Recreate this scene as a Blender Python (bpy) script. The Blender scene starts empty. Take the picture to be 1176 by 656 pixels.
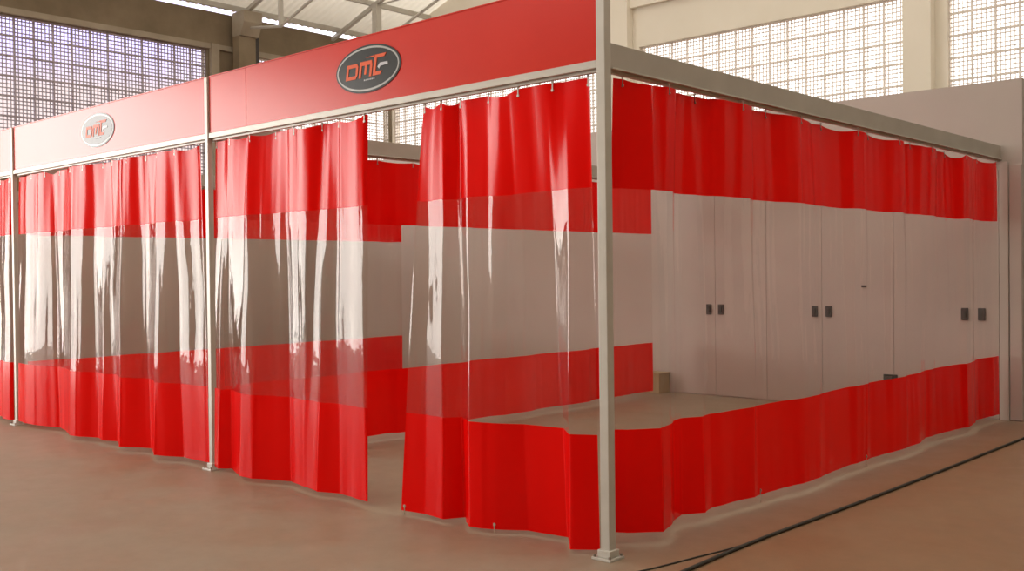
import bpy, bmesh, math, random
from mathutils import Vector, Matrix
S = bpy.context.scene
COL = S.collection
random.seed(7)

# ------------------------------------------------------------------ helpers
def bm_obj(name, bm, mat, parent=None, smooth=False):
    me = bpy.data.meshes.new(name)
    bmesh.ops.recalc_face_normals(bm, faces=bm.faces) if not smooth else None
    bm.to_mesh(me); bm.free()
    if mat: me.materials.append(mat)
    if smooth:
        for p in me.polygons: p.use_smooth = True
    o = bpy.data.objects.new(name, me); COL.objects.link(o)
    if parent: o.parent = parent
    return o

def empty(name, loc=(0, 0, 0), rz=0.0):
    o = bpy.data.objects.new(name, None); COL.objects.link(o)
    o.location = loc; o.rotation_euler = (0, 0, rz); o.empty_display_size = .1
    return o

def tag(o, label=None, cat=None, group=None, kind=None):
    if label: o['label'] = label
    if cat: o['category'] = cat
    if group: o['group'] = group
    if kind: o['kind'] = kind
    return o

def box(bm, x0, x1, y0, y1, z0, z1, bev=0.0):
    r = bmesh.ops.create_cube(bm, size=1.0)
    vs = r['verts']
    for v in vs:
        v.co = Vector(((x0 + x1) / 2 + v.co.x * (x1 - x0), (y0 + y1) / 2 + v.co.y * (y1 - y0), (z0 + z1) / 2 + v.co.z * (z1 - z0)))
    if bev > 0:
        es = list({e for v in vs for e in v.link_edges})
        bmesh.ops.bevel(bm, geom=es, offset=bev, segments=2, affect='EDGES', profile=.5)

def boxobj(name, x0, x1, y0, y1, z0, z1, mat, parent=None, bev=0.0):
    bm = bmesh.new(); box(bm, x0, x1, y0, y1, z0, z1, bev)
    return bm_obj(name, bm, mat, parent)

def prism(bm, pts, a0, a1, axis='y'):
    """polygon pts in (u,z) extruded along axis between a0 and a1"""
    def P(u, z, a): return Vector((u, a, z)) if axis == 'y' else (Vector((a, u, z)) if axis == 'x' else Vector((u, z, a)))
    A = [bm.verts.new(P(u, z, a0)) for u, z in pts]
    B = [bm.verts.new(P(u, z, a1)) for u, z in pts]
    bm.faces.new(A); bm.faces.new(B[::-1])
    n = len(pts)
    for i in range(n):
        bm.faces.new((A[i], B[i], B[(i + 1) % n], A[(i + 1) % n]))

def tube(bm, pts, r, n=8):
    rings = []
    for i, p in enumerate(pts):
        p = Vector(p)
        d = (Vector(pts[min(i + 1, len(pts) - 1)]) - Vector(pts[max(i - 1, 0)])).normalized()
        up = Vector((0, 0, 1)) if abs(d.z) < .9 else Vector((1, 0, 0))
        a = d.cross(up).normalized(); b = a.cross(d)
        rings.append([bm.verts.new(p + a * r * math.cos(2 * math.pi * k / n) + b * r * math.sin(2 * math.pi * k / n)) for k in range(n)])
    for i in range(len(rings) - 1):
        for k in range(n):
            bm.faces.new((rings[i][k], rings[i][(k + 1) % n], rings[i + 1][(k + 1) % n], rings[i + 1][k]))
    bm.faces.new(rings[0][::-1]); bm.faces.new(rings[-1])

# ---------------------------------------------------------------- materials
class NT:
    def __init__(s, name):
        s.m = bpy.data.materials.new(name); s.m.use_nodes = True
        s.t = s.m.node_tree; s.t.nodes.clear()
        s.out = s.n('ShaderNodeOutputMaterial')
    def n(s, k, **kw):
        o = s.t.nodes.new(k)
        for a, v in kw.items(): setattr(o, a, v)
        return o
    def l(s, a, b): s.t.links.new(a, b)
    def coord(s, scale=(1, 1, 1)):
        tc = s.n('ShaderNodeTexCoord'); mp = s.n('ShaderNodeMapping')
        mp.inputs['Scale'].default_value = scale
        s.l(tc.outputs['Object'], mp.inputs['Vector']); return mp.outputs[0]
    def noise(s, vec, scale, detail=4, rough=.55):
        n = s.n('ShaderNodeTexNoise'); n.inputs['Scale'].default_value = scale
        n.inputs['Detail'].default_value = detail; n.inputs['Roughness'].default_value = rough
        s.l(vec, n.inputs['Vector']); return n.outputs['Fac']
    def ramp(s, fac, stops):
        r = s.n('ShaderNodeValToRGB'); e = r.color_ramp.elements
        while len(e) < len(stops): e.new(.5)
        for i, (p, c) in enumerate(stops): e[i].position = p; e[i].color = (*c, 1)
        s.l(fac, r.inputs[0]); return r.outputs[0]
    def bump(s, h, strength, dist=.01):
        b = s.n('ShaderNodeBump'); b.inputs['Strength'].default_value = strength
        b.inputs['Distance'].default_value = dist; s.l(h, b.inputs['Height']); return b.outputs[0]

def mat_plain(name, c0, c1, scale=3, rough=.6, bump=.1, spec=.5, metal=0, vscale=(1, 1, 1)):
    t = NT(name); v = t.coord(vscale); f = t.noise(v, scale, 5)
    p = t.n('ShaderNodeBsdfPrincipled')
    t.l(t.ramp(f, [(.3, c0), (.7, c1)]), p.inputs['Base Color'])
    p.inputs['Roughness'].default_value = rough; p.inputs['Metallic'].default_value = metal
    p.inputs['Specular IOR Level'].default_value = spec
    t.l(t.bump(t.noise(v, scale * 8, 3), bump), p.inputs['Normal'])
    t.l(p.outputs[0], t.out.inputs[0]); return t.m

def mat_red_pvc():
    t = NT('red_vinyl'); v = t.coord((1, 1, .12)); w = t.coord((1, 1, 1))
    p = t.n('ShaderNodeBsdfPrincipled')
    t.l(t.ramp(t.noise(w, 1.5, 3), [(.3, (.80, .001, .0005)), (.7, (.88, .0015, .001))]), p.inputs['Base Color'])
    p.inputs['Roughness'].default_value = .2; p.inputs['Specular IOR Level'].default_value = .2
    n1 = t.bump(t.noise(v, 5, 2), .25, .02)
    b = t.n('ShaderNodeBump'); b.inputs['Strength'].default_value = .15; b.inputs['Distance'].default_value = .008
    t.l(t.noise(w, 5, 2), b.inputs['Height']); t.l(n1, b.inputs['Normal'])
    t.l(b.outputs[0], p.inputs['Normal'])
    tr = t.n('ShaderNodeBsdfTranslucent'); tr.inputs[0].default_value = (.85, .01, .005, 1)
    mx = t.n('ShaderNodeMixShader'); mx.inputs[0].default_value = .22
    t.l(p.outputs[0], mx.inputs[1]); t.l(tr.outputs[0], mx.inputs[2]); t.l(mx.outputs[0], t.out.inputs[0])
    return t.m

def mat_clear_pvc():
    t = NT('clear_vinyl'); v = t.coord((1, 1, .10)); w = t.coord((1, 1, .6))
    n1 = t.bump(t.noise(v, 7, 2), .35, .015)
    b = t.n('ShaderNodeBump'); b.inputs['Strength'].default_value = .3; b.inputs['Distance'].default_value = .006
    t.l(t.noise(w, 14, 2), b.inputs['Height']); t.l(n1, b.inputs['Normal'])
    lw = t.n('ShaderNodeLayerWeight'); lw.inputs['Blend'].default_value = .5
    t.l(b.outputs[0], lw.inputs['Normal'])
    pw = t.n('ShaderNodeMath', operation='POWER'); t.l(lw.outputs['Facing'], pw.inputs[0]); pw.inputs[1].default_value = 4
    ml = t.n('ShaderNodeMath', operation='MULTIPLY_ADD'); t.l(pw.outputs[0], ml.inputs[0]); ml.inputs[1].default_value = .4; ml.inputs[2].default_value = .04
    tp = t.n('ShaderNodeBsdfTransparent'); tp.inputs[0].default_value = (.95, .925, .91, 1)
    gl = t.n('ShaderNodeBsdfGlossy'); gl.inputs['Roughness'].default_value = .06; gl.inputs[0].default_value = (1, 1, 1, 1)
    t.l(b.outputs[0], gl.inputs['Normal'])
    df = t.n('ShaderNodeBsdfTranslucent'); df.inputs[0].default_value = (.75, .68, .64, 1)
    d2 = t.n('ShaderNodeBsdfDiffuse'); d2.inputs[0].default_value = (.7, .62, .58, 1)
    ms = t.n('ShaderNodeMixShader'); t.l(df.outputs[0], ms.inputs[1]); t.l(d2.outputs[0], ms.inputs[2])
    hz = t.n('ShaderNodeMixShader'); hz.inputs[0].default_value = .022
    t.l(tp.outputs[0], hz.inputs[1]); t.l(ms.outputs[0], hz.inputs[2])
    mx = t.n('ShaderNodeMixShader'); t.l(ml.outputs[0], mx.inputs[0]); t.l(hz.outputs[0], mx.inputs[1]); t.l(gl.outputs[0], mx.inputs[2])
    t.l(mx.outputs[0], t.out.inputs[0]); return t.m

def mat_floor():
    t = NT('concrete_floor'); v = t.coord()
    big = t.noise(v, .35, 4); fine = t.noise(v, 6, 8, .7); mid = t.noise(v, 1.6, 5)
    c1 = t.ramp(big, [(.38, (.235, .165, .105)), (.62, (.29, .215, .15))])
    c2 = t.ramp(mid, [(.3, (.255, .155, .085)), (.7, (.285, .22, .155))])
    m = t.n('ShaderNodeMixRGB'); m.inputs[0].default_value = .5; t.l(c1, m.inputs[1]); t.l(c2, m.inputs[2])
    m2 = t.n('ShaderNodeMixRGB', blend_type='MULTIPLY'); m2.inputs[0].default_value = .45
    t.l(m.outputs[0], m2.inputs[1]); t.l(t.ramp(fine, [(.25, (.72, .7, .68)), (.7, (1.06, 1.05, 1.05))]), m2.inputs[2])
    # red light spill right of the bays, painted into the floor colour
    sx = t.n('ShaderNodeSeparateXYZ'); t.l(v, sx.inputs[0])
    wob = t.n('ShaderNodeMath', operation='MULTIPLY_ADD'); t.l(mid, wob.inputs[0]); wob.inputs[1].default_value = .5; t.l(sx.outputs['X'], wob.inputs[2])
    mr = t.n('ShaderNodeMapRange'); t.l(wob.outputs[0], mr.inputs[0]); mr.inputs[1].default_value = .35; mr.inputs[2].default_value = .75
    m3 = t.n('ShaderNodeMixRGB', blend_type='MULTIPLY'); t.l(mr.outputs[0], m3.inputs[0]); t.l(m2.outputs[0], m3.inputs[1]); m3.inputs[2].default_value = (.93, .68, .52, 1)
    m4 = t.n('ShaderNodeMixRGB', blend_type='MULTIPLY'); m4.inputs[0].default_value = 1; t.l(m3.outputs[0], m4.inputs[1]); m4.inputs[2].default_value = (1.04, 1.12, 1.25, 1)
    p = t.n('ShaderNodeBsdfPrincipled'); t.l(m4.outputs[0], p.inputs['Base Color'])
    rr = t.ramp(mid, [(.3, (.42,) * 3), (.7, (.6,) * 3)]); t.l(rr, p.inputs['Roughness'])
    p.inputs['Specular IOR Level'].default_value = .35
    t.l(t.bump(fine, .15, .01), p.inputs['Normal']); t.l(p.outputs[0], t.out.inputs[0]); return t.m

def mat_roof():
    t = NT('roof_sheet'); v = t.coord()
    f = t.noise(v, .8, 4); p = t.n('ShaderNodeBsdfPrincipled')
    t.l(t.ramp(f, [(.3, (.78, .73, .62)), (.7, (.86, .81, .71))]), p.inputs['Base Color'])
    p.inputs['Roughness'].default_value = .5
    tr = t.n('ShaderNodeBsdfTranslucent'); tr.inputs[0].default_value = (.86, .80, .68, 1)
    mx = t.n('ShaderNodeMixShader'); t.l(p.outputs[0], mx.inputs[1]); t.l(tr.outputs[0], mx.inputs[2])
    # translucency is low next to the left eave and rises up the slope
    sx = t.n('ShaderNodeSeparateXYZ'); t.l(v, sx.inputs[0])
    mu = t.n('ShaderNodeMapRange'); t.l(sx.outputs['X'], mu.inputs[0])
    mu.inputs[1].default_value = -17.7; mu.inputs[2].default_value = -14.0; mu.inputs[3].default_value = .12; mu.inputs[4].default_value = .42
    t.l(mu.outputs[0], mx.inputs[0])
    t.l(mx.outputs[0], t.out.inputs[0]); return t.m

RED = mat_red_pvc(); CLEAR = mat_clear_pvc(); FLOOR = mat_floor(); ROOF = mat_roof()
FASCIA = mat_plain('red_painted_board', (.60, .018, .007), (.65, .024, .010), 1.2, .25, .02, .32)
METAL = mat_plain('grey_painted_steel', (.50, .48, .44), (.57, .55, .51), 4, .38, .03, .5, .15)
BEAM = mat_plain('grey_beam_paint', (.40, .37, .33), (.46, .43, .39), 3, .5, .05)
CREAM = mat_plain('cream_wall_paint', (.82, .77, .67), (.87, .82, .73), .7, .75, .08)
BROWNC = mat_plain('brown_bare_concrete', (.20, .155, .10), (.30, .24, .165), 1.2, .85, .3)
GREYC = mat_plain('pale_bare_concrete', (.36, .31, .24), (.45, .39, .31), 2, .85, .3)
BOOTHW = mat_plain('white_partition_panel', (.455, .40, .37), (.50, .445, .415), .8, .55, .04)
LEAF = mat_plain('white_door_paint', (.45, .385, .36), (.50, .435, .405), 1.1, .45, .03)
DARK = mat_plain('dark_handle_plastic', (.035, .028, .03), (.06, .05, .05), 9, .5, .05)
BLACK = mat_plain('black_rubber', (.012, .013, .010), (.02, .02, .016), 9, .5, .05)
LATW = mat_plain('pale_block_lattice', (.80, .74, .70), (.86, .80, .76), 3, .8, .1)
LATL = mat_plain('lilac_block_lattice', (.40, .35, .42), (.48, .43, .50), .8, .8, .1)  # bar colour carries the lilac glare of the overexposed sky behind
STEEL = mat_plain('galvanised_steel', (.52, .50, .46), (.60, .58, .54), 3, .5, .05, .5, .2)
TEAL = mat_plain('grey_green_paint', (.25, .29, .28), (.30, .34, .33), 2, .6, .05)
CARD = mat_plain('brown_cardboard', (.34, .25, .14), (.40, .30, .18), 3, .8, .1)
LBLACK = mat_plain('black_sign_face', (.018, .022, .024), (.03, .034, .036), 3, .25, .02, .28)
LRING = mat_plain('silver_sign_ring', (.36, .37, .37), (.44, .45, .45), 6, .3, .02, .4, .1)
LORANGE = mat_plain('orange_sign_letter', (.72, .085, .012), (.78, .11, .02), 6, .4, .02, .25)
LGREY = mat_plain('grey_sign_mark', (.45, .45, .50), (.55, .55, .60), 6, .35, .02)
BRASS = mat_plain('bright_zinc', (.42, .39, .36), (.5, .47, .43), 9, .45, .02, .5, .5)
PLATE = mat_plain('rusty_base_steel', (.16, .11, .085), (.30, .26, .22), 14, .6, .2)

# ---------------------------------------------------------------- dimensions
XM, XL, XE = -4.067, -8.032, -12.0      # posts along the front
D = 6.77                                # depth of the bays
ZR = 2.728                              # underside of the front rail
ZF = 3.232                              # top of fascia
HX, HY = -18.0, 14.0                    # hall left wall, hall back wall

# ---------------------------------------------------------------- the hall
st = lambda o: tag(o, kind='structure')
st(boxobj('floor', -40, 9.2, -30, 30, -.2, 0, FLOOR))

def lattice(name, axis, a0, a1, z0, z1, plane, ncell, nrow, mat, th=.03):
    """perforated block screen in a wall: thick joints between blocks, thin bars inside"""
    bm = bmesh.new()
    cw = (a1 - a0) / ncell; ch = (z1 - z0) / nrow
    def b(u0, u1, w0, w1, d):
        if axis == 'x': box(bm, u0, u1, plane - d, plane + d, w0, w1)
        else: box(bm, plane - d, plane + d, u0, u1, w0, w1)
    for i in range(ncell + 1): b(a0 + i * cw - .016, a0 + i * cw + .016, z0, z1, th)
    for j in range(nrow + 1): b(a0, a1, z0 + j * ch - .018, z0 + j * ch + .018, th * .99)
    for i in range(ncell):
        for k in range(1, 5):
            u = a0 + i * cw + k * cw / 5; b(u - .008, u + .008, z0, z1, .011)
    for j in range(nrow):
        for k in range(1, 5):
            w = z0 + j * ch + k * ch / 5; b(a0, a1, w - .010, w + .010, .0105)
    return st(bm_obj(name, bm, mat))

# back wall with openings
def wall_with_holes(bm, axis, p0, p1, a0, a1, z0, z1, holes):
    holes = sorted(holes); cur = a0
    def b(u0, u1, w0, w1):
        if u1 - u0 < 1e-4 or w1 - w0 < 1e-4: return
        if axis == 'x': box(bm, u0, u1, p0, p1, w0, w1)
        else: box(bm, p0, p1, u0, u1, w0, w1)
    for (h0, h1, w0, w1) in holes:
        b(cur, h0, z0, z1); b(h0, h1, z0, w0); b(h0, h1, w1, z1); cur = h1
    b(cur, a1, z0, z1)

B0 = (-17.97, -10.63, 3.35, 6.62); B1 = (-9.65, -3.82, 3.35, 6.56); B2 = (-3.03, 2.80, 3.35, 6.50)
bm = bmesh.new()
wall_with_holes(bm, 'x', HY, HY + .25, HX - .25, 9.2, 0, 7.9, [B0, B1, B2])
prism(bm, [(HX - .25, 7.9), (9.2, 7.9), (-4.5, 12.42)], HY, HY + .25, 'y')
box(bm, -10.40, -9.82, HY - .22, HY, 0, 7.9); box(bm, -3.74, -3.24, HY - .22, HY, 0, 7.9)
box(bm, 3.0, 3.6, HY - .22, HY, 0, 7.9)
box(bm, HX, 9, HY - .12, HY, 7.42, 7.9)
st(bm_obj('wall_back', bm, CREAM))
lattice('window_1', 'x', B1[0], B1[1], B1[2], B1[3], HY + .12, 15, 8, LATW)
lattice('window_2', 'x', B2[0], B2[1], B2[2], B2[3], HY + .12, 15, 8, LATW)
lattice('window_3', 'x', B0[0], B0[1], B0[2], B0[3], HY + .12, 18, 8, LATW)

# left wall
L0 = (.42, 8.34, 3.68, 6.96); L1 = (9.40, 13.97, 3.68, 6.96); LD = (-13.5, -3.0, 0, 6.4)
bm = bmesh.new()
wall_with_holes(bm, 'y', HX - .3, HX, -14, HY, 0, 7.85, [LD, L0, L1])
st(bm_obj('wall_left', bm, BROWNC))
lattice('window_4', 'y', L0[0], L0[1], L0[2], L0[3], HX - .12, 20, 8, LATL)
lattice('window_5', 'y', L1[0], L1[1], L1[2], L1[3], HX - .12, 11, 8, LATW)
bm = bmesh.new(); box(bm, HX, HX + .07, -14, HY, 6.96, 7.08)
st(bm_obj('trim_1', bm, GREYC))
bm = bmesh.new(); box(bm, HX, HX + .12, 8.38, 8.58, 0, 7.08)
st(bm_obj('trim_2', bm, GREYC))
# concrete column with a haunch under the roof frame
for n, y in ((1, 8.92), (2, 2.0 - 1.9), (3, -6.2 + 3.6)):
    t = empty('concrete_column', (HX + .15, y, 0))
    boxobj('shaft', 0, .28, 0, .46, 0, 7.3, BROWNC, t, .01)
    bm = bmesh.new(); prism(bm, [(0, 7.3), (.34, 7.3), (.5, 7.6), (.5, 7.86), (0, 7.86)], 0, .5, 'y')
    bm_obj('haunch', bm, GREYC, t)
    tag(t, ['', 'brown concrete column with pale haunch, above the sign boards right of the lattice window',
            'concrete column on the left wall before the lattice window', 'concrete column beside the wide doorway in the left wall'][n],
        'column', 'concrete columns of the left wall')
    t['kind'] = 'structure'; t.name = 'trim_%d' % (n + 2)
    if n == 1: last = t
tag(boxobj('drain_pipe', HX + .08, HX + .17, 9.55, 9.64, 0, 7.56, DARK), 'dark vertical pipe on the left wall just right of the concrete column', 'pipe')

st(boxobj('wall_front', HX - .3, 9.2, -14.2, -14, 0, 8.2, BROWNC))  # unseen, added to shut out light from the hall's open end
st(boxobj('wall_right', 9, 9.2, -14, HY, 0, 8, BROWNC))  # unseen, added in a dark colour to keep the right curtain dim

# roof: ribbed sheets on two slopes, from the left wall up to the ridge
bm = bmesh.new()
XR, ZRG, ZE = -4.5, 12.40, 7.97
def roofside(xa, za, xb, zb):
    n = 150; y0, y1 = -14, 16; prev = None
    for i in range(n * 4 + 1):
        y = y0 + (y1 - y0) * i / (n * 4); k = i % 4
        dz = .035 if k in (0, 3) else 0
        cur = (bm.verts.new((xa, y, za + dz)), bm.verts.new((xb, y, zb + dz)))
        if prev: bm.faces.new((prev[0], prev[1], cur[1], cur[0]))
        prev = cur
roofside(HX - .05, ZE - .016, XR, ZRG); roofside(XR, ZRG, 10.2, ZE - .39)
ro = bm_obj('ceiling', bm, ROOF); st(ro)
slope = (ZRG - ZE) / (XR - HX)
def zr(x): return ZE + slope * (x - HX) if x < XR else ZRG - slope * (x - XR)
# purlins
for i, x in enumerate([-17.75, -16.4, -15.0, -13.5, -12, -10.5, -9, -7.5, -6, -4.6, -3, -1.5, 0, 1.5, 3, 4.5, 6, 7.5]):
    bm = bmesh.new(); z = zr(x) - .035
    box(bm, x - .035, x + .035, -14, HY, z - .12, z)
    o = bm_obj('roof_purlin', bm, STEEL)
    tag(o, 'long steel roof purlin running from front to back under the roof sheets', 'purlin', 'steel purlins under the roof')
# trusses
for y, nm in ((12.0, 'rear steel roof truss with a thick hanging post, seen above the red sign board'), (9.15, 'steel roof truss landing on the concrete column at left'),
              (1.0, 'steel roof truss high above the booths'), (-6.0, 'steel roof truss nearest the front end of the hall')):
    t = empty('roof_truss', (0, y, 0))
    bm = bmesh.new()
    for (xa, xb) in ((HX, XR), (XR, 9)):
        za, zb = zr(xa) - .16, zr(xb) - .16
        prism(bm, [(xa, za - .09), (xb, zb - .09), (xb, zb), (xa, za)], -.05, .05, 'y')
    bm_obj('top_chord', bm, STEEL, t)
    bm = bmesh.new()
    xs = [-16.2, -13.2, -10.2, -7.2, -4.5, -1.8, 1.2, 4.2, 7.2]
    low = lambda x: zr(x) - 1.25
    for x in xs:
        b2 = bmesh.new(); w = .085 if y == 12.0 and x == -16.2 else .045
        box(b2, x - w, x + w, -w, w, low(x), zr(x) - .2); bm_obj('truss_post', b2, STEEL, t)
    pts = [HX] + xs + [9.0]
    for a, b in zip(pts, pts[1:]):
        za = zr(a) - .4 if a in (HX,) else low(a); zb = zr(b) - .4 if b == 9.0 else low(b)
        tube(bm, [(a, 0, za), (b, 0, zb)], .035, 6)
    bm_obj('bottom_chord', bm, STEEL, t)
    bm = bmesh.new()
    for a, b in zip(xs, xs[1:]):
        if a < -5: tube(bm, [(a, 0, zr(a) - .25), (b, 0, low(b))], .022, 6)
        else: tube(bm, [(b, 0, zr(b) - .25), (a, 0, low(a))], .022, 6)
    bm_obj('brace_rod', bm, STEEL, t)
    tag(t, nm, 'roof truss', 'steel trusses under the roof')

# ---------------------------------------------------------------- low white wall behind the bays
st(boxobj('wall_partition', -15.0, .235, D, D + .16, 0, 3.55, BOOTHW))
st(boxobj('wall_side', XE - .14, XE - .06, .05, D, 0, 2.70, BOOTHW))
st(boxobj('wall_recess', .24, 3.0, D + .9, D + 1.0, 0, 3.9, TEAL))
bm = bmesh.new(); box(bm, -15, -.0, D - .012, D, 0, .09); st(bm_obj('baseboard_back', bm, BOOTHW))
# pale jamb and narrow door leaf right of the curtain end
st(boxobj('trim_6', .015, .105, D - .03, D, 0, 2.70, BOOTHW, None, .004))
d = empty('door_4', (.17, D, 0)); st(d)
boxobj('door_leaf', -.055, .06, -.018, 0, .01, 2.66, LEAF, d, .003)

def double_door(n, xc, wl, wr):
    d = empty('door_%d' % n, (xc, D, 0)); st(d)
    for s in (-1, 1):
        x0, x1 = (-wl, -.0015) if s < 0 else (.0015, wr)
        lf = boxobj('door_leaf', x0, x1, -.022, 0, .012, 2.62, LEAF, d, .002)
        hx = s * .086
        boxobj('latch', hx - .036, hx + .036, -.045, -.022, 1.04, 1.17, DARK, lf, .006)
        bm = bmesh.new(); box(bm, hx + .006, hx + .022, -.055, -.045, 1.07, 1.14, .003); bm_obj('grip', bm, BLACK, lf)
    return d
double_door(1, -3.39, .72, .717); double_door(2, -1.952, .717, .85); double_door(3, -.246, .853, .255)

# small things behind the clear window
t = empty('wall_socket', (-1.14, D - .022, .36)); boxobj('back_plate', -.08, .08, -.012, 0, -.03, .05, BLACK, t, .004)
boxobj('socket_box', -.05, .03, -.04, -.012, -.02, .03, DARK, t, .004)
tag(t, 'small dark socket box low on the back wall, just above the right red skirt', 'socket')
t = empty('wall_hook', (-1.44, D - .022, 1.40)); boxobj('hook_plate', -.03, .03, -.012, 0, -.01, .012, DARK, t, .003)
boxobj('hook_peg', -.012, .012, -.03, -.012, -.006, .006, DARK, t)
tag(t, 'tiny dark hook on the white back wall between two pairs of latches', 'hook')
t = empty('cardboard_box', (-4.23, D - .16, 0))
boxobj('carton', -.15, .15, -.12, .12, 0, .26, CARD, t, .004)
bm = bmesh.new(); box(bm, -.16, .16, -.13, -.002, .255, .268); box(bm, -.16, .16, .002, .13, .255, .268); bm_obj('flap', bm, CARD, t)
tag(t, 'small brown cardboard box on the floor against the back wall', 'box')

# ---------------------------------------------------------------- frame of the bays
def post(x, y, h, label, plate=True, s=.030):
    t = empty('frame_post', (x, y, 0))
    boxobj('upright', -s, s, -s, s, .012, h, METAL, t, .004)
    if plate:
        bm = bmesh.new(); box(bm, -.072, .06, -.062, .07, 0, .014, .002); box(bm, -s - .014, s + .014, -s - .014, s + .014, .014, .055, .004)
        bm_obj('base_plate', bm, METAL, t)
        for sx, sy in ((-1, -1), (1, -1), (-1, 1), (1, 1)):
            bm = bmesh.new()
            tube(bm, [(sx * .052 - .006, sy * .054 + .004, .012), (sx * .052 - .006, sy * .054 + .004, .028)], .008, 6)
            bm_obj('anchor_bolt', bm, PLATE, t)
    tag(t, label, 'post', 'grey steel posts of the bays')
    return t
post(0, 0, 3.75, 'tall pale grey corner post with base plate, nearest the camera, between the two curtain fronts')
post(XM, -.012, ZF, 'slim grey post between the second and third bay, right of the faded round sign', True, .024)
post(XL, -.012, ZF, 'slim grey post near the left edge, standing left of the faded round sign', True, .024)
post(XE, -.012, ZF, 'slim grey post at the far left end of the row of bays', True, .024)

def fascia(x0, x1, label):
    t = empty('sign_board', ((x0 + x1) / 2, 0, ZR + .045))
    w = (x1 - x0) / 2 - .03; seams = [-w, w]
    if x1 > -1: seams = [-w, -3.5 - (x0 + x1) / 2, w]
    for a, b in zip(seams, seams[1:]):
        boxobj('board', a + .001, b - .001, -.020, .012, 0, ZF - ZR - .045, FASCIA, t, .002)
    boxobj('edge_trim', -w, w, -.023, .014, ZF - ZR - .045, ZF - ZR - .036, FASCIA, t, .001)
    tag(t, label, 'sign board', 'red sign boards over the front')
    return t
SB = [fascia(XM, 0, 'long red sign board carrying the dark oval sign, reaching the corner post'),
      fascia(XL, XM, 'red sign board of the middle bay, pale with glare, carrying the faded oval sign'),
      fascia(XE, XL, 'plain red sign board end visible at the left edge of the photo')]

def rail(x0, x1, label):
    t = empty('front_rail', ((x0 + x1) / 2, 0, ZR))
    w = (x1 - x0) / 2 - .03
    boxobj('rail_tube', -w, w, -.030, .030, 0, .044, METAL, t, .003)
    boxobj('curtain_track', -w, w, -.004, .026, -.018, 0, METAL, t, .002)
    tag(t, label, 'rail', 'grey rails under the sign boards')
rail(XM, 0, 'grey rail and curtain track under the sign board next to the corner post')
rail(XL, XM, 'grey rail and curtain track under the middle bay sign board with the faded sign')
rail(XE, XL, 'grey rail and curtain track at the left edge of the photo')

def side_beam(x, y0, y1, label, z0=2.722, z1=2.868):
    t = empty('side_beam', (x, (y0 + y1) / 2, z0))
    h = (y1 - y0) / 2
    boxobj('beam_tube', -.026, .026, -h, h, .01, z1 - z0, BEAM, t, .004)
    boxobj('lower_flange', -.040, .040, -h, h, 0, .01, METAL, t, .002)
    boxobj('curtain_track', -.014, .014, -h, h, -.018, 0, METAL, t, .002)
    tag(t, label, 'beam', 'grey side beams of the bays')
    return t
side_beam(0, .032, D - .002, 'long grey beam over the right-hand curtain from corner post to white wall')
side_beam(XM, .032, D - .002, 'grey beam over the red divider curtain seen through the open gap')
side_beam(XL, .032, D - .002, 'grey beam over the farther divider curtain, behind the middle bay')
side_beam(XE, .032, D - .002, 'grey beam at the far left end of the bays')

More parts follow.
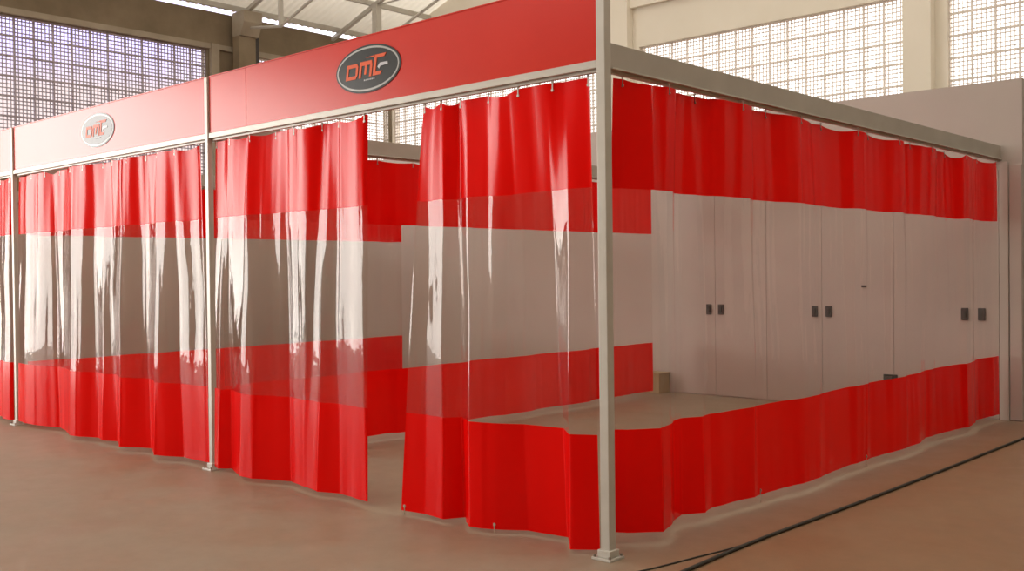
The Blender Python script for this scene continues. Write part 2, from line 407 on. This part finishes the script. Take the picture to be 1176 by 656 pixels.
# ------------------------------------------------------------- the oval signs
def oval_sign(cx, cz, label_parent):
    t = empty('oval_sign', (0, 0, 0)); t.parent = label_parent
    t.location = (cx - label_parent.location.x, -.021, cz - label_parent.location.z)
    A, B = .345, .163
    def ell(a, b, y0, y1, mat, name, n=56, parent=t):
        bm = bmesh.new(); prism(bm, [(a * math.cos(2 * math.pi * k / n), b * math.sin(2 * math.pi * k / n)) for k in range(n)], y0, y1, 'y')
        return bm_obj(name, bm, mat, parent)
    ell(A, B, -.004, 0, LBLACK, 'sign_rim')
    ell(A * .955, B * .92, -.0055, -.004, LRING, 'silver_ring')
    ell(A * .915, B * .84, -.007, -.0055, LBLACK, 'sign_face')
    sh = .16
    def glyph(polys, mat, name):
        bm = bmesh.new()
        for pl in polys:
            prism(bm, [(x * .90 + sh * z, z * .92) for x, z in pl], -.010, -.007, 'y')
        return bm_obj(name, bm, mat, t)
    h0, h1 = -.062, .052
    w = .026
    def L(x0, x1): return x0, x1
    # D
    x0, x1 = -.245, -.105
    glyph([[(x0, h0), (x0 + w, h0), (x0 + w, h1), (x0, h1)],
           [(x0 + w, h1 - w), (x1 - .02, h1 - w), (x1, h1 - w), (x1 - .02, h1), (x0 + w, h1)],
           [(x0 + w, h0), (x1 - .02, h0), (x1, h0 + w), (x0 + w, h0 + w)],
           [(x1 - w, h0 + w), (x1, h0 + w), (x1, h1 - w), (x1 - w, h1 - w)]], LORANGE, 'letter')
    # M
    x0, x1 = -.088, .062
    xm = (x0 + x1) / 2
    glyph([[(x0, h0), (x0 + w, h0), (x0 + w, h1 - w), (x0, h1 - w)],
           [(x1 - w, h0), (x1, h0), (x1, h1 - w), (x1 - w, h1 - w)],
           [(x0, h1 - w), (x1, h1 - w), (x1 - .012, h1 + .004), (x0, h1 + .004)],
           [(xm - w / 2, h0 + .02), (xm + w / 2, h0 + .02), (xm + w / 2, h1 - w), (xm - w / 2, h1 - w)]], LORANGE, 'letter')
    # C with a long upper stroke
    x0, x1 = .078, .185
    glyph([[(x0, h0 + w), (x0 + w + .004, h0 + w), (x0 + w + .004, h1 + .012), (x0, h1 + .012)],
           [(x0, h0), (x1 - .02, h0), (x1 - .002, h0 + w), (x0, h0 + w)],
           [(x0, h1 + .012), (x1 + .01, h1 + .012), (x1 + .028, h1 + .036), (x0 + .008, h1 + .036)]], LORANGE, 'letter')
    glyph([[(-.03, h1 + .029), (.072, h1 + .024), (.080, h1 + .036)]], LORANGE, 'swoosh')
    glyph([[(.125, -.002), (.150, -.022), (.158, -.002), (.245, .004), (.235, .022), (.15, .024)]], LGREY, 'nozzle_mark')
    glyph([[(-.02 + i * .022, -.088), (-.006 + i * .022, -.088), (-.006 + i * .022, -.078), (-.02 + i * .022, -.078)] for i in range(6)], LGREY, 'tagline')
    return t
oval_sign(-2.005, 3.008, SB[0]); oval_sign(-6.03, 3.003, SB[1])

# ---------------------------------------------------------------- curtains
ZH, ZS = 2.075, .680      # header weld, skirt weld
def catmull(pts, t):
    n = len(pts) - 1; x = min(max(t, 0), 1) * n; i = min(int(x), n - 1); f = x - i
    p0, p1, p2, p3 = pts[max(i - 1, 0)], pts[i], pts[i + 1], pts[min(i + 2, n)]
    f2 = f * f * (3 - 2 * f); f = .5 * f + .5 * f2
    return tuple(a + (b - a) * f for a, b in zip(p1, p2))

def curtain(label, top, bot, us=None, ztop=2.685, zbot=.04, amp_t=.028, amp_b=.02, period=.24, seed=1, hooks=10, group=None,
            normal=(0, -1), cords=(), sag=.022, sharp=1.0, zrow=46, fine=.0035, zbot_fn=None, cx=0):
    """top, bot: plan points of the upper and lower hem at the parameters us"""
    rnd = random.Random(seed)
    n = len(bot) - 1
    if us is None:
        d = [0]
        for a, b in zip(bot, bot[1:]): d.append(d[-1] + math.hypot(a[0] - b[0], a[1] - b[1]))
        us = [x / d[-1] for x in d]
    length = max(math.hypot(top[0][0] - top[-1][0], top[0][1] - top[-1][1]), 1.0)
    def at(pts, uu, u):
        for i in range(len(uu) - 1):
            if u <= uu[i + 1] or i == len(uu) - 2:
                f = (u - uu[i]) / max(uu[i + 1] - uu[i], 1e-6); f = min(max(f, 0), 1)
                f = .45 * f + .55 * f * f * (3 - 2 * f)
                return pts[i][0] + (pts[i + 1][0] - pts[i][0]) * f, pts[i][1] + (pts[i + 1][1] - pts[i][1]) * f
    ut = [i / (len(top) - 1) for i in range(len(top))] if len(top) != len(us) else us
    # random fold knots (uneven spacing, alternating sides)
    def knots(per, amp):
        k = [(0.0, 0.0)]; s = rnd.choice((-1, 1)); u = 0
        while u < 1:
            u += per / length * rnd.uniform(.55, 1.45); s = -s
            k.append((u, s * amp * rnd.uniform(.35, 1.25)))
        return k
    def kv(k, u):
        for i in range(len(k) - 1):
            if u <= k[i + 1][0]:
                f = (u - k[i][0]) / (k[i + 1][0] - k[i][0]); g = f * f * (3 - 2 * f)
                q = min(max((f - .35) / .30, 0), 1); g = .25 * f + .15 * g + .6 * q * q * (3 - 2 * q)
                return k[i][1] + (k[i + 1][1] - k[i][1]) * g
        return k[-1][1]
    period *= 1.5
    K1 = knots(period, 1); K2 = knots(period * .45, 1); K3 = knots(period * 1.9, 1); KF = knots(.09, 1)
    N = int(length / .016); N = max(N, 80)
    zs = []
    rows = zrow
    def band(z0, z1, m): return [z0 + (z1 - z0) * j / m for j in range(m + 1)]
    t = empty('strip_curtain', ((top[0][0] + top[-1][0]) / 2, (top[0][1] + top[-1][1]) / 2, 0))
    ox, oy = t.location.x, t.location.y
    hk = [(.012 + (1 - .024) * i / (hooks - 1)) for i in range(hooks)] if hooks else []
    def topz(u):
        if not hk: return ztop
        f = (u - hk[0]) / (hk[1] - hk[0]); f = f - math.floor(f)
        k = int((u - hk[0]) / (hk[1] - hk[0])) if u > hk[0] else 0
        q = random.Random(seed * 100 + k).random()
        return ztop - sag * (1.7 * q * q) * math.sin(math.pi * f) ** .8
    def P(u, z):
        tt = (ztop - z) / (ztop - zbot)
        e = tt ** .85
        a = at(top, ut, u); b = at(bot, us, u)
        x = a[0] + (b[0] - a[0]) * e; y = a[1] + (b[1] - a[1]) * e
        edge = min(1, u / .01, (1 - u) / .01) * .7 + .3
        ul = u + .35 / length * tt * .35 * math.sin(9 * u + seed)
        r = kv(K1, ul) * (amp_t * (1 - tt) + amp_b * tt) + kv(K2, u) * .14 * (amp_t * (1 - tt) + amp_b * .6 * tt)
        r += kv(K3, u + .03 * tt) * .5 * amp_b * tt + fine * kv(KF, u) * (.4 + .6 * math.sin(3.1 * z + 5 * u) ** 2)
        r += .006 * math.sin(4.2 * z + 9 * u + seed) * math.sin(math.pi * min(tt, 1))
        r *= edge
        x += normal[0] * r; y += normal[1] * r
        zz = z
        if tt < .3: zz = z - (ztop - topz(u)) * (1 - tt / .3)
        return Vector((x - ox, y - oy, zz))
    for name, z0, z1, m, mat, off in (('header_band', ZH, ztop, 14, RED, 0), ('clear_window', ZS, ZH, 30, CLEAR, 0), ('skirt_band', zbot, ZS, 14, RED, 0)):
        bm = bmesh.new(); prev = None
        for i in range(N + 1):
            u = i / N
            cur = [bm.verts.new(P(u, z)) for z in band(z0, z1, m)]
            if prev:
                for j in range(m): bm.faces.new((prev[j], cur[j], cur[j + 1], prev[j + 1]))
            prev = cur
        o = bm_obj(name, bm, mat, t, True)
    # hem welds
    bm = bmesh.new()
    hookmesh = None
    for i, u in enumerate(hk):
        p = P(u, ztop); zt = ZR - .037
        if hookmesh is None:
            bm2 = bmesh.new(); box(bm2, -.004, .004, -.002, .002, -.042, .012)
            tube(bm2, [(-.006, 0, .012), (.006, 0, .012)], .006, 8)
            tube(bm2, [(0, -.004, -.038), (0, .004, -.038)], .009, 10)
            hookmesh = bm_obj('hook', bm2, BRASS, t); h = hookmesh
        else:
            h = hookmesh.copy(); COL.objects.link(h); h.parent = t
        h.location = (p.x, p.y, min(zt, p.z + .038 + .0))
    for (u, z) in cords:
        p = P(u, zbot + .02); bm2 = bmesh.new()
        tube(bm2, [(p.x, p.y, zbot + .03), (p.x + .003, p.y - .003, zbot * .5), (p.x - .002, p.y, z)], .0035, 6)
        tube(bm2, [(p.x, p.y - .003, zbot + .03), (p.x, p.y + .003, zbot + .03)], .011, 8)
        bm_obj('tie_cord', bm2, GREYC, t)
    tag(t, label, 'curtain', group or 'red and clear vinyl curtains')
    return t

def even(a, b, n): return [(a[0] + (b[0] - a[0]) * i / n, a[1] + (b[1] - a[1]) * i / n) for i in range(n + 1)]
Y0 = .012
# middle bay
b = [(-7.98, -.03), (-7.73, -.058), (-7.508, -.04), (-7.112, .044), (-6.499, -.111), (-6.414, -.11), (-6.131, -.017), (-5.962, -.076), (-5.774, .012), (-5.478, -.118),
     (-5.168, .015), (-4.821, -.152), (-4.528, -.021), (-4.11, -.02)]
tp = [(-7.96 + (x + 7.98) * (3.70 / 3.87), Y0) for x, y in b]
curtain('closed red and clear vinyl curtain of the middle bay, under the faded oval sign', tp, b, seed=3, hooks=13, amp_b=.012, amp_t=.035, period=.26, zbot=.05, ztop=2.70, cords=())
# left half of the open bay
b = [(-4.02, -.03), (-3.885, -.076), (-3.791, .001), (-3.491, -.117), (-3.313, -.127), (-2.987, -.001), (-2.863, -.022), (-2.545, -.108), (-2.355, -.025), (-2.011, -.061)]
tp = [(-4.0 + (x + 4.02) * (1.965 / 2.009), Y0) for x, y in b]
curtain('red and clear vinyl curtain left of the open gap, hanging right of the middle post', tp, b, seed=14, hooks=8, amp_b=.012, amp_t=.035, period=.25, zbot=.04, ztop=2.70)
# right half of the open bay
b = [(-1.675, -.056), (-1.48, -.02), (-1.279, -.035), (-1.205, .088), (-1.022, -.079), (-.925, -.071), (-.674, .089), (-.526, .103), (-.391, .128), (-.215, -.068), (-.078, .024)]
tp = [(-1.48, Y0), (-1.37, Y0), (-1.27, Y0), (-1.20, Y0 + .015), (-1.10, Y0 - .01), (-.95, Y0), (-.72, Y0), (-.55, Y0), (-.42, Y0), (-.28, Y0), (-.112, Y0)]
curtain('red and clear vinyl curtain between the open gap and the corner post', tp, b, seed=21, hooks=7, amp_b=.010, amp_t=.022, period=.2, zbot=.03, ztop=2.695, sag=.03, cords=((.02, .004), (.52, .012)))
# right face
b = [(-.193, .249), (-.10, .30), (.043, .461), (-.067, .795), (-.086, .882), (-.004, 1.025), (-.054, 1.169), (-.036, 1.444), (.004, 1.612), (.049, 2.273), (.021, 3.336),
     (.065, 4.371), (-.013, 4.723), (.07, 5.604), (-.018, 6.16), (.03, 6.68)]
tp = [(0, .085), (0, .2), (0, .405), (0, .72), (0, .83), (0, .97), (0, 1.12), (0, 1.42), (0, 1.61), (0, 2.27), (0, 3.33), (0, 4.36), (0, 4.71), (0, 5.6), (0, 6.15), (0, 6.68)]
curtain('longest red and clear vinyl curtain, along the right side from corner post to wall', tp, b, seed=33, hooks=16, amp_b=.010, amp_t=.04, period=.28, zbot=.07, ztop=2.69,
        normal=(1, 0), sag=.03, cords=((.25, .012), (.5, .012)), fine=.003)
# dividers
for x, ye, seed, lb in ((XM, 6.32, 41, 'red and clear divider curtain inside the corner bay, seen through the open gap'),
                        (XL, 5.55, 52, 'farther divider curtain behind the middle bay, ending short of the white wall')):
    curtain(lb, even((x, .10), (x, ye), 20), even((x, .10), (x, ye), 20), seed=seed, hooks=16, amp_b=.035, amp_t=.025, period=.3, zbot=.06, ztop=2.69, normal=(1, 0))
# far left bay
curtain('red and clear vinyl curtain cut off by the left edge of the photo', even((-11.9, Y0), (-8.1, Y0), 16), even((-11.9, -.02), (-8.09, -.02), 16), seed=61, hooks=12, amp_b=.05, amp_t=.03,
        period=.25, zbot=.05, ztop=2.70)

# ---------------------------------------------------------------- hoses on the floor
def hose(name, pts, r, label, cat):
    P = []
    for i in range(len(pts) - 1):
        for k in range(10):
            f = k / 10; p0 = pts[max(i - 1, 0)]; p1 = pts[i]; p2 = pts[i + 1]; p3 = pts[min(i + 2, len(pts) - 1)]
            P.append(tuple(.5 * ((2 * p1[j]) + (-p0[j] + p2[j]) * f + (2 * p0[j] - 5 * p1[j] + 4 * p2[j] - p3[j]) * f * f + (-p0[j] + 3 * p1[j] - 3 * p2[j] + p3[j]) * f ** 3) for j in range(2)) + (r,))
    P.append((pts[-1][0], pts[-1][1], r))
    bm = bmesh.new(); tube(bm, P, r, 10)
    o = bm_obj(name, bm, mat=BLACK, smooth=True); tag(o, label, cat)
hose('floor_hose', [(.50, -.9), (.475, -.3), (.465, .09), (.455, .9), (.50, 2.2), (.53, 3.6), (.56, 5.6), (.58, 7.2)], .011, 'thick black hose running across the floor beside the right curtain', 'hose')
hose('thin_cable', [(.10, -.75), (.19, -.35), (.285, -.06), (.36, .32), (.425, .69), (.437, 1.2)], .0045, 'thin dark cable lying beside the thick black hose near the corner post', 'cable')

# ---------------------------------------------------------------- light
w = bpy.data.worlds.new('W'); S.world = w; w.use_nodes = True
nt = w.node_tree; nt.nodes.clear()
o = nt.nodes.new('ShaderNodeOutputWorld'); bg = nt.nodes.new('ShaderNodeBackground')
tc = nt.nodes.new('ShaderNodeTexCoord'); sp = nt.nodes.new('ShaderNodeSeparateXYZ'); cr = nt.nodes.new('ShaderNodeValToRGB')
nt.links.new(tc.outputs['Generated'], sp.inputs[0]); nt.links.new(sp.outputs['Z'], cr.inputs[0])
e = cr.color_ramp.elements; e[0].position = 0; e[0].color = (.30, .25, .19, 1); e[1].position = .03; e[1].color = (1.0, .98, .96, 1)
e.new(.4).color = (1, .98, .95, 1)
c2 = nt.nodes.new('ShaderNodeValToRGB'); nt.links.new(sp.outputs['Z'], c2.inputs[0])
e = c2.color_ramp.elements; e[0].position = 0; e[0].color = (.36, .30, .24, 1); e[1].position = .03; e[1].color = (.36, .30, .27, 1)
e.new(.17).color = (.36, .30, .30, 1); e.new(.21).color = (.40, .36, .66, 1); e.new(.5).color = (1, .98, .95, 1)
c3 = nt.nodes.new('ShaderNodeValToRGB'); nt.links.new(sp.outputs['X'], c3.inputs[0])
e = c3.color_ramp.elements; e[0].position = 0; e[0].color = (1, 1, 1, 1); e[1].position = .2; e[1].color = (0, 0, 0, 1)
ab = nt.nodes.new('ShaderNodeMath'); ab.operation = 'MULTIPLY'; ab.inputs[1].default_value = -1
nt.links.new(sp.outputs['X'], ab.inputs[0]); nt.links.new(ab.outputs[0], c3.inputs[0])
e[0].position = .72; e[0].color = (0, 0, 0, 1); e[1].position = .86; e[1].color = (1, 1, 1, 1)
mxw = nt.nodes.new('ShaderNodeMixRGB'); nt.links.new(c3.outputs[0], mxw.inputs[0]); nt.links.new(cr.outputs[0], mxw.inputs[1]); nt.links.new(c2.outputs[0], mxw.inputs[2])
nt.links.new(mxw.outputs[0], bg.inputs[0]); bg.inputs[1].default_value = 2.8
nt.links.new(bg.outputs[0], o.inputs[0])

ld = bpy.data.lights.new('doorway_daylight', 'AREA'); ld.shape = 'RECTANGLE'; ld.size = 10.4; ld.size_y = 6.3; ld.energy = 1700; ld.color = (1, .95, .88)
lo = bpy.data.objects.new('doorway_daylight', ld); COL.objects.link(lo)
lo.location = (HX - .15, (LD[0] + LD[1]) / 2, 3.2)
lo.rotation_euler = Vector((1, 0, 0)).to_track_quat('-Z', 'Y').to_euler()

# ---------------------------------------------------------------- camera
cd = bpy.data.cameras.new('camera'); cam = bpy.data.objects.new('camera', cd); COL.objects.link(cam)
cd.sensor_fit = 'HORIZONTAL'; cd.sensor_width = 36; cd.lens = 1163.53 * 36 / 1176
cd.clip_start = .05; cd.clip_end = 300
yaw, pitch, roll = -.7422, -.0127, -.0110
f = Vector((math.sin(yaw) * math.cos(pitch), math.cos(yaw) * math.cos(pitch), math.sin(pitch)))
r = Vector((math.cos(yaw), -math.sin(yaw), 0)); u = r.cross(f)
r2 = r * math.cos(roll) + u * math.sin(roll); u2 = -r * math.sin(roll) + u * math.cos(roll)
M = Matrix((r2, u2, -f)).transposed().to_4x4(); M.translation = Vector((3.4158, -4.4945, 1.6))
cam.matrix_world = M
S.camera = cam

S.view_settings.view_transform = 'Standard'; S.view_settings.look = 'None'
S.view_settings.exposure = 0.13; S.view_settings.gamma = 1.0; S.view_settings.use_curve_mapping = False
c = S.cycles
c.use_denoising = True; c.max_bounces = 10; c.diffuse_bounces = 5; c.glossy_bounces = 4; c.transparent_max_bounces = 24; c.transmission_bounces = 8
c.sample_clamp_indirect = 6; c.caustics_reflective = False; c.caustics_refractive = False
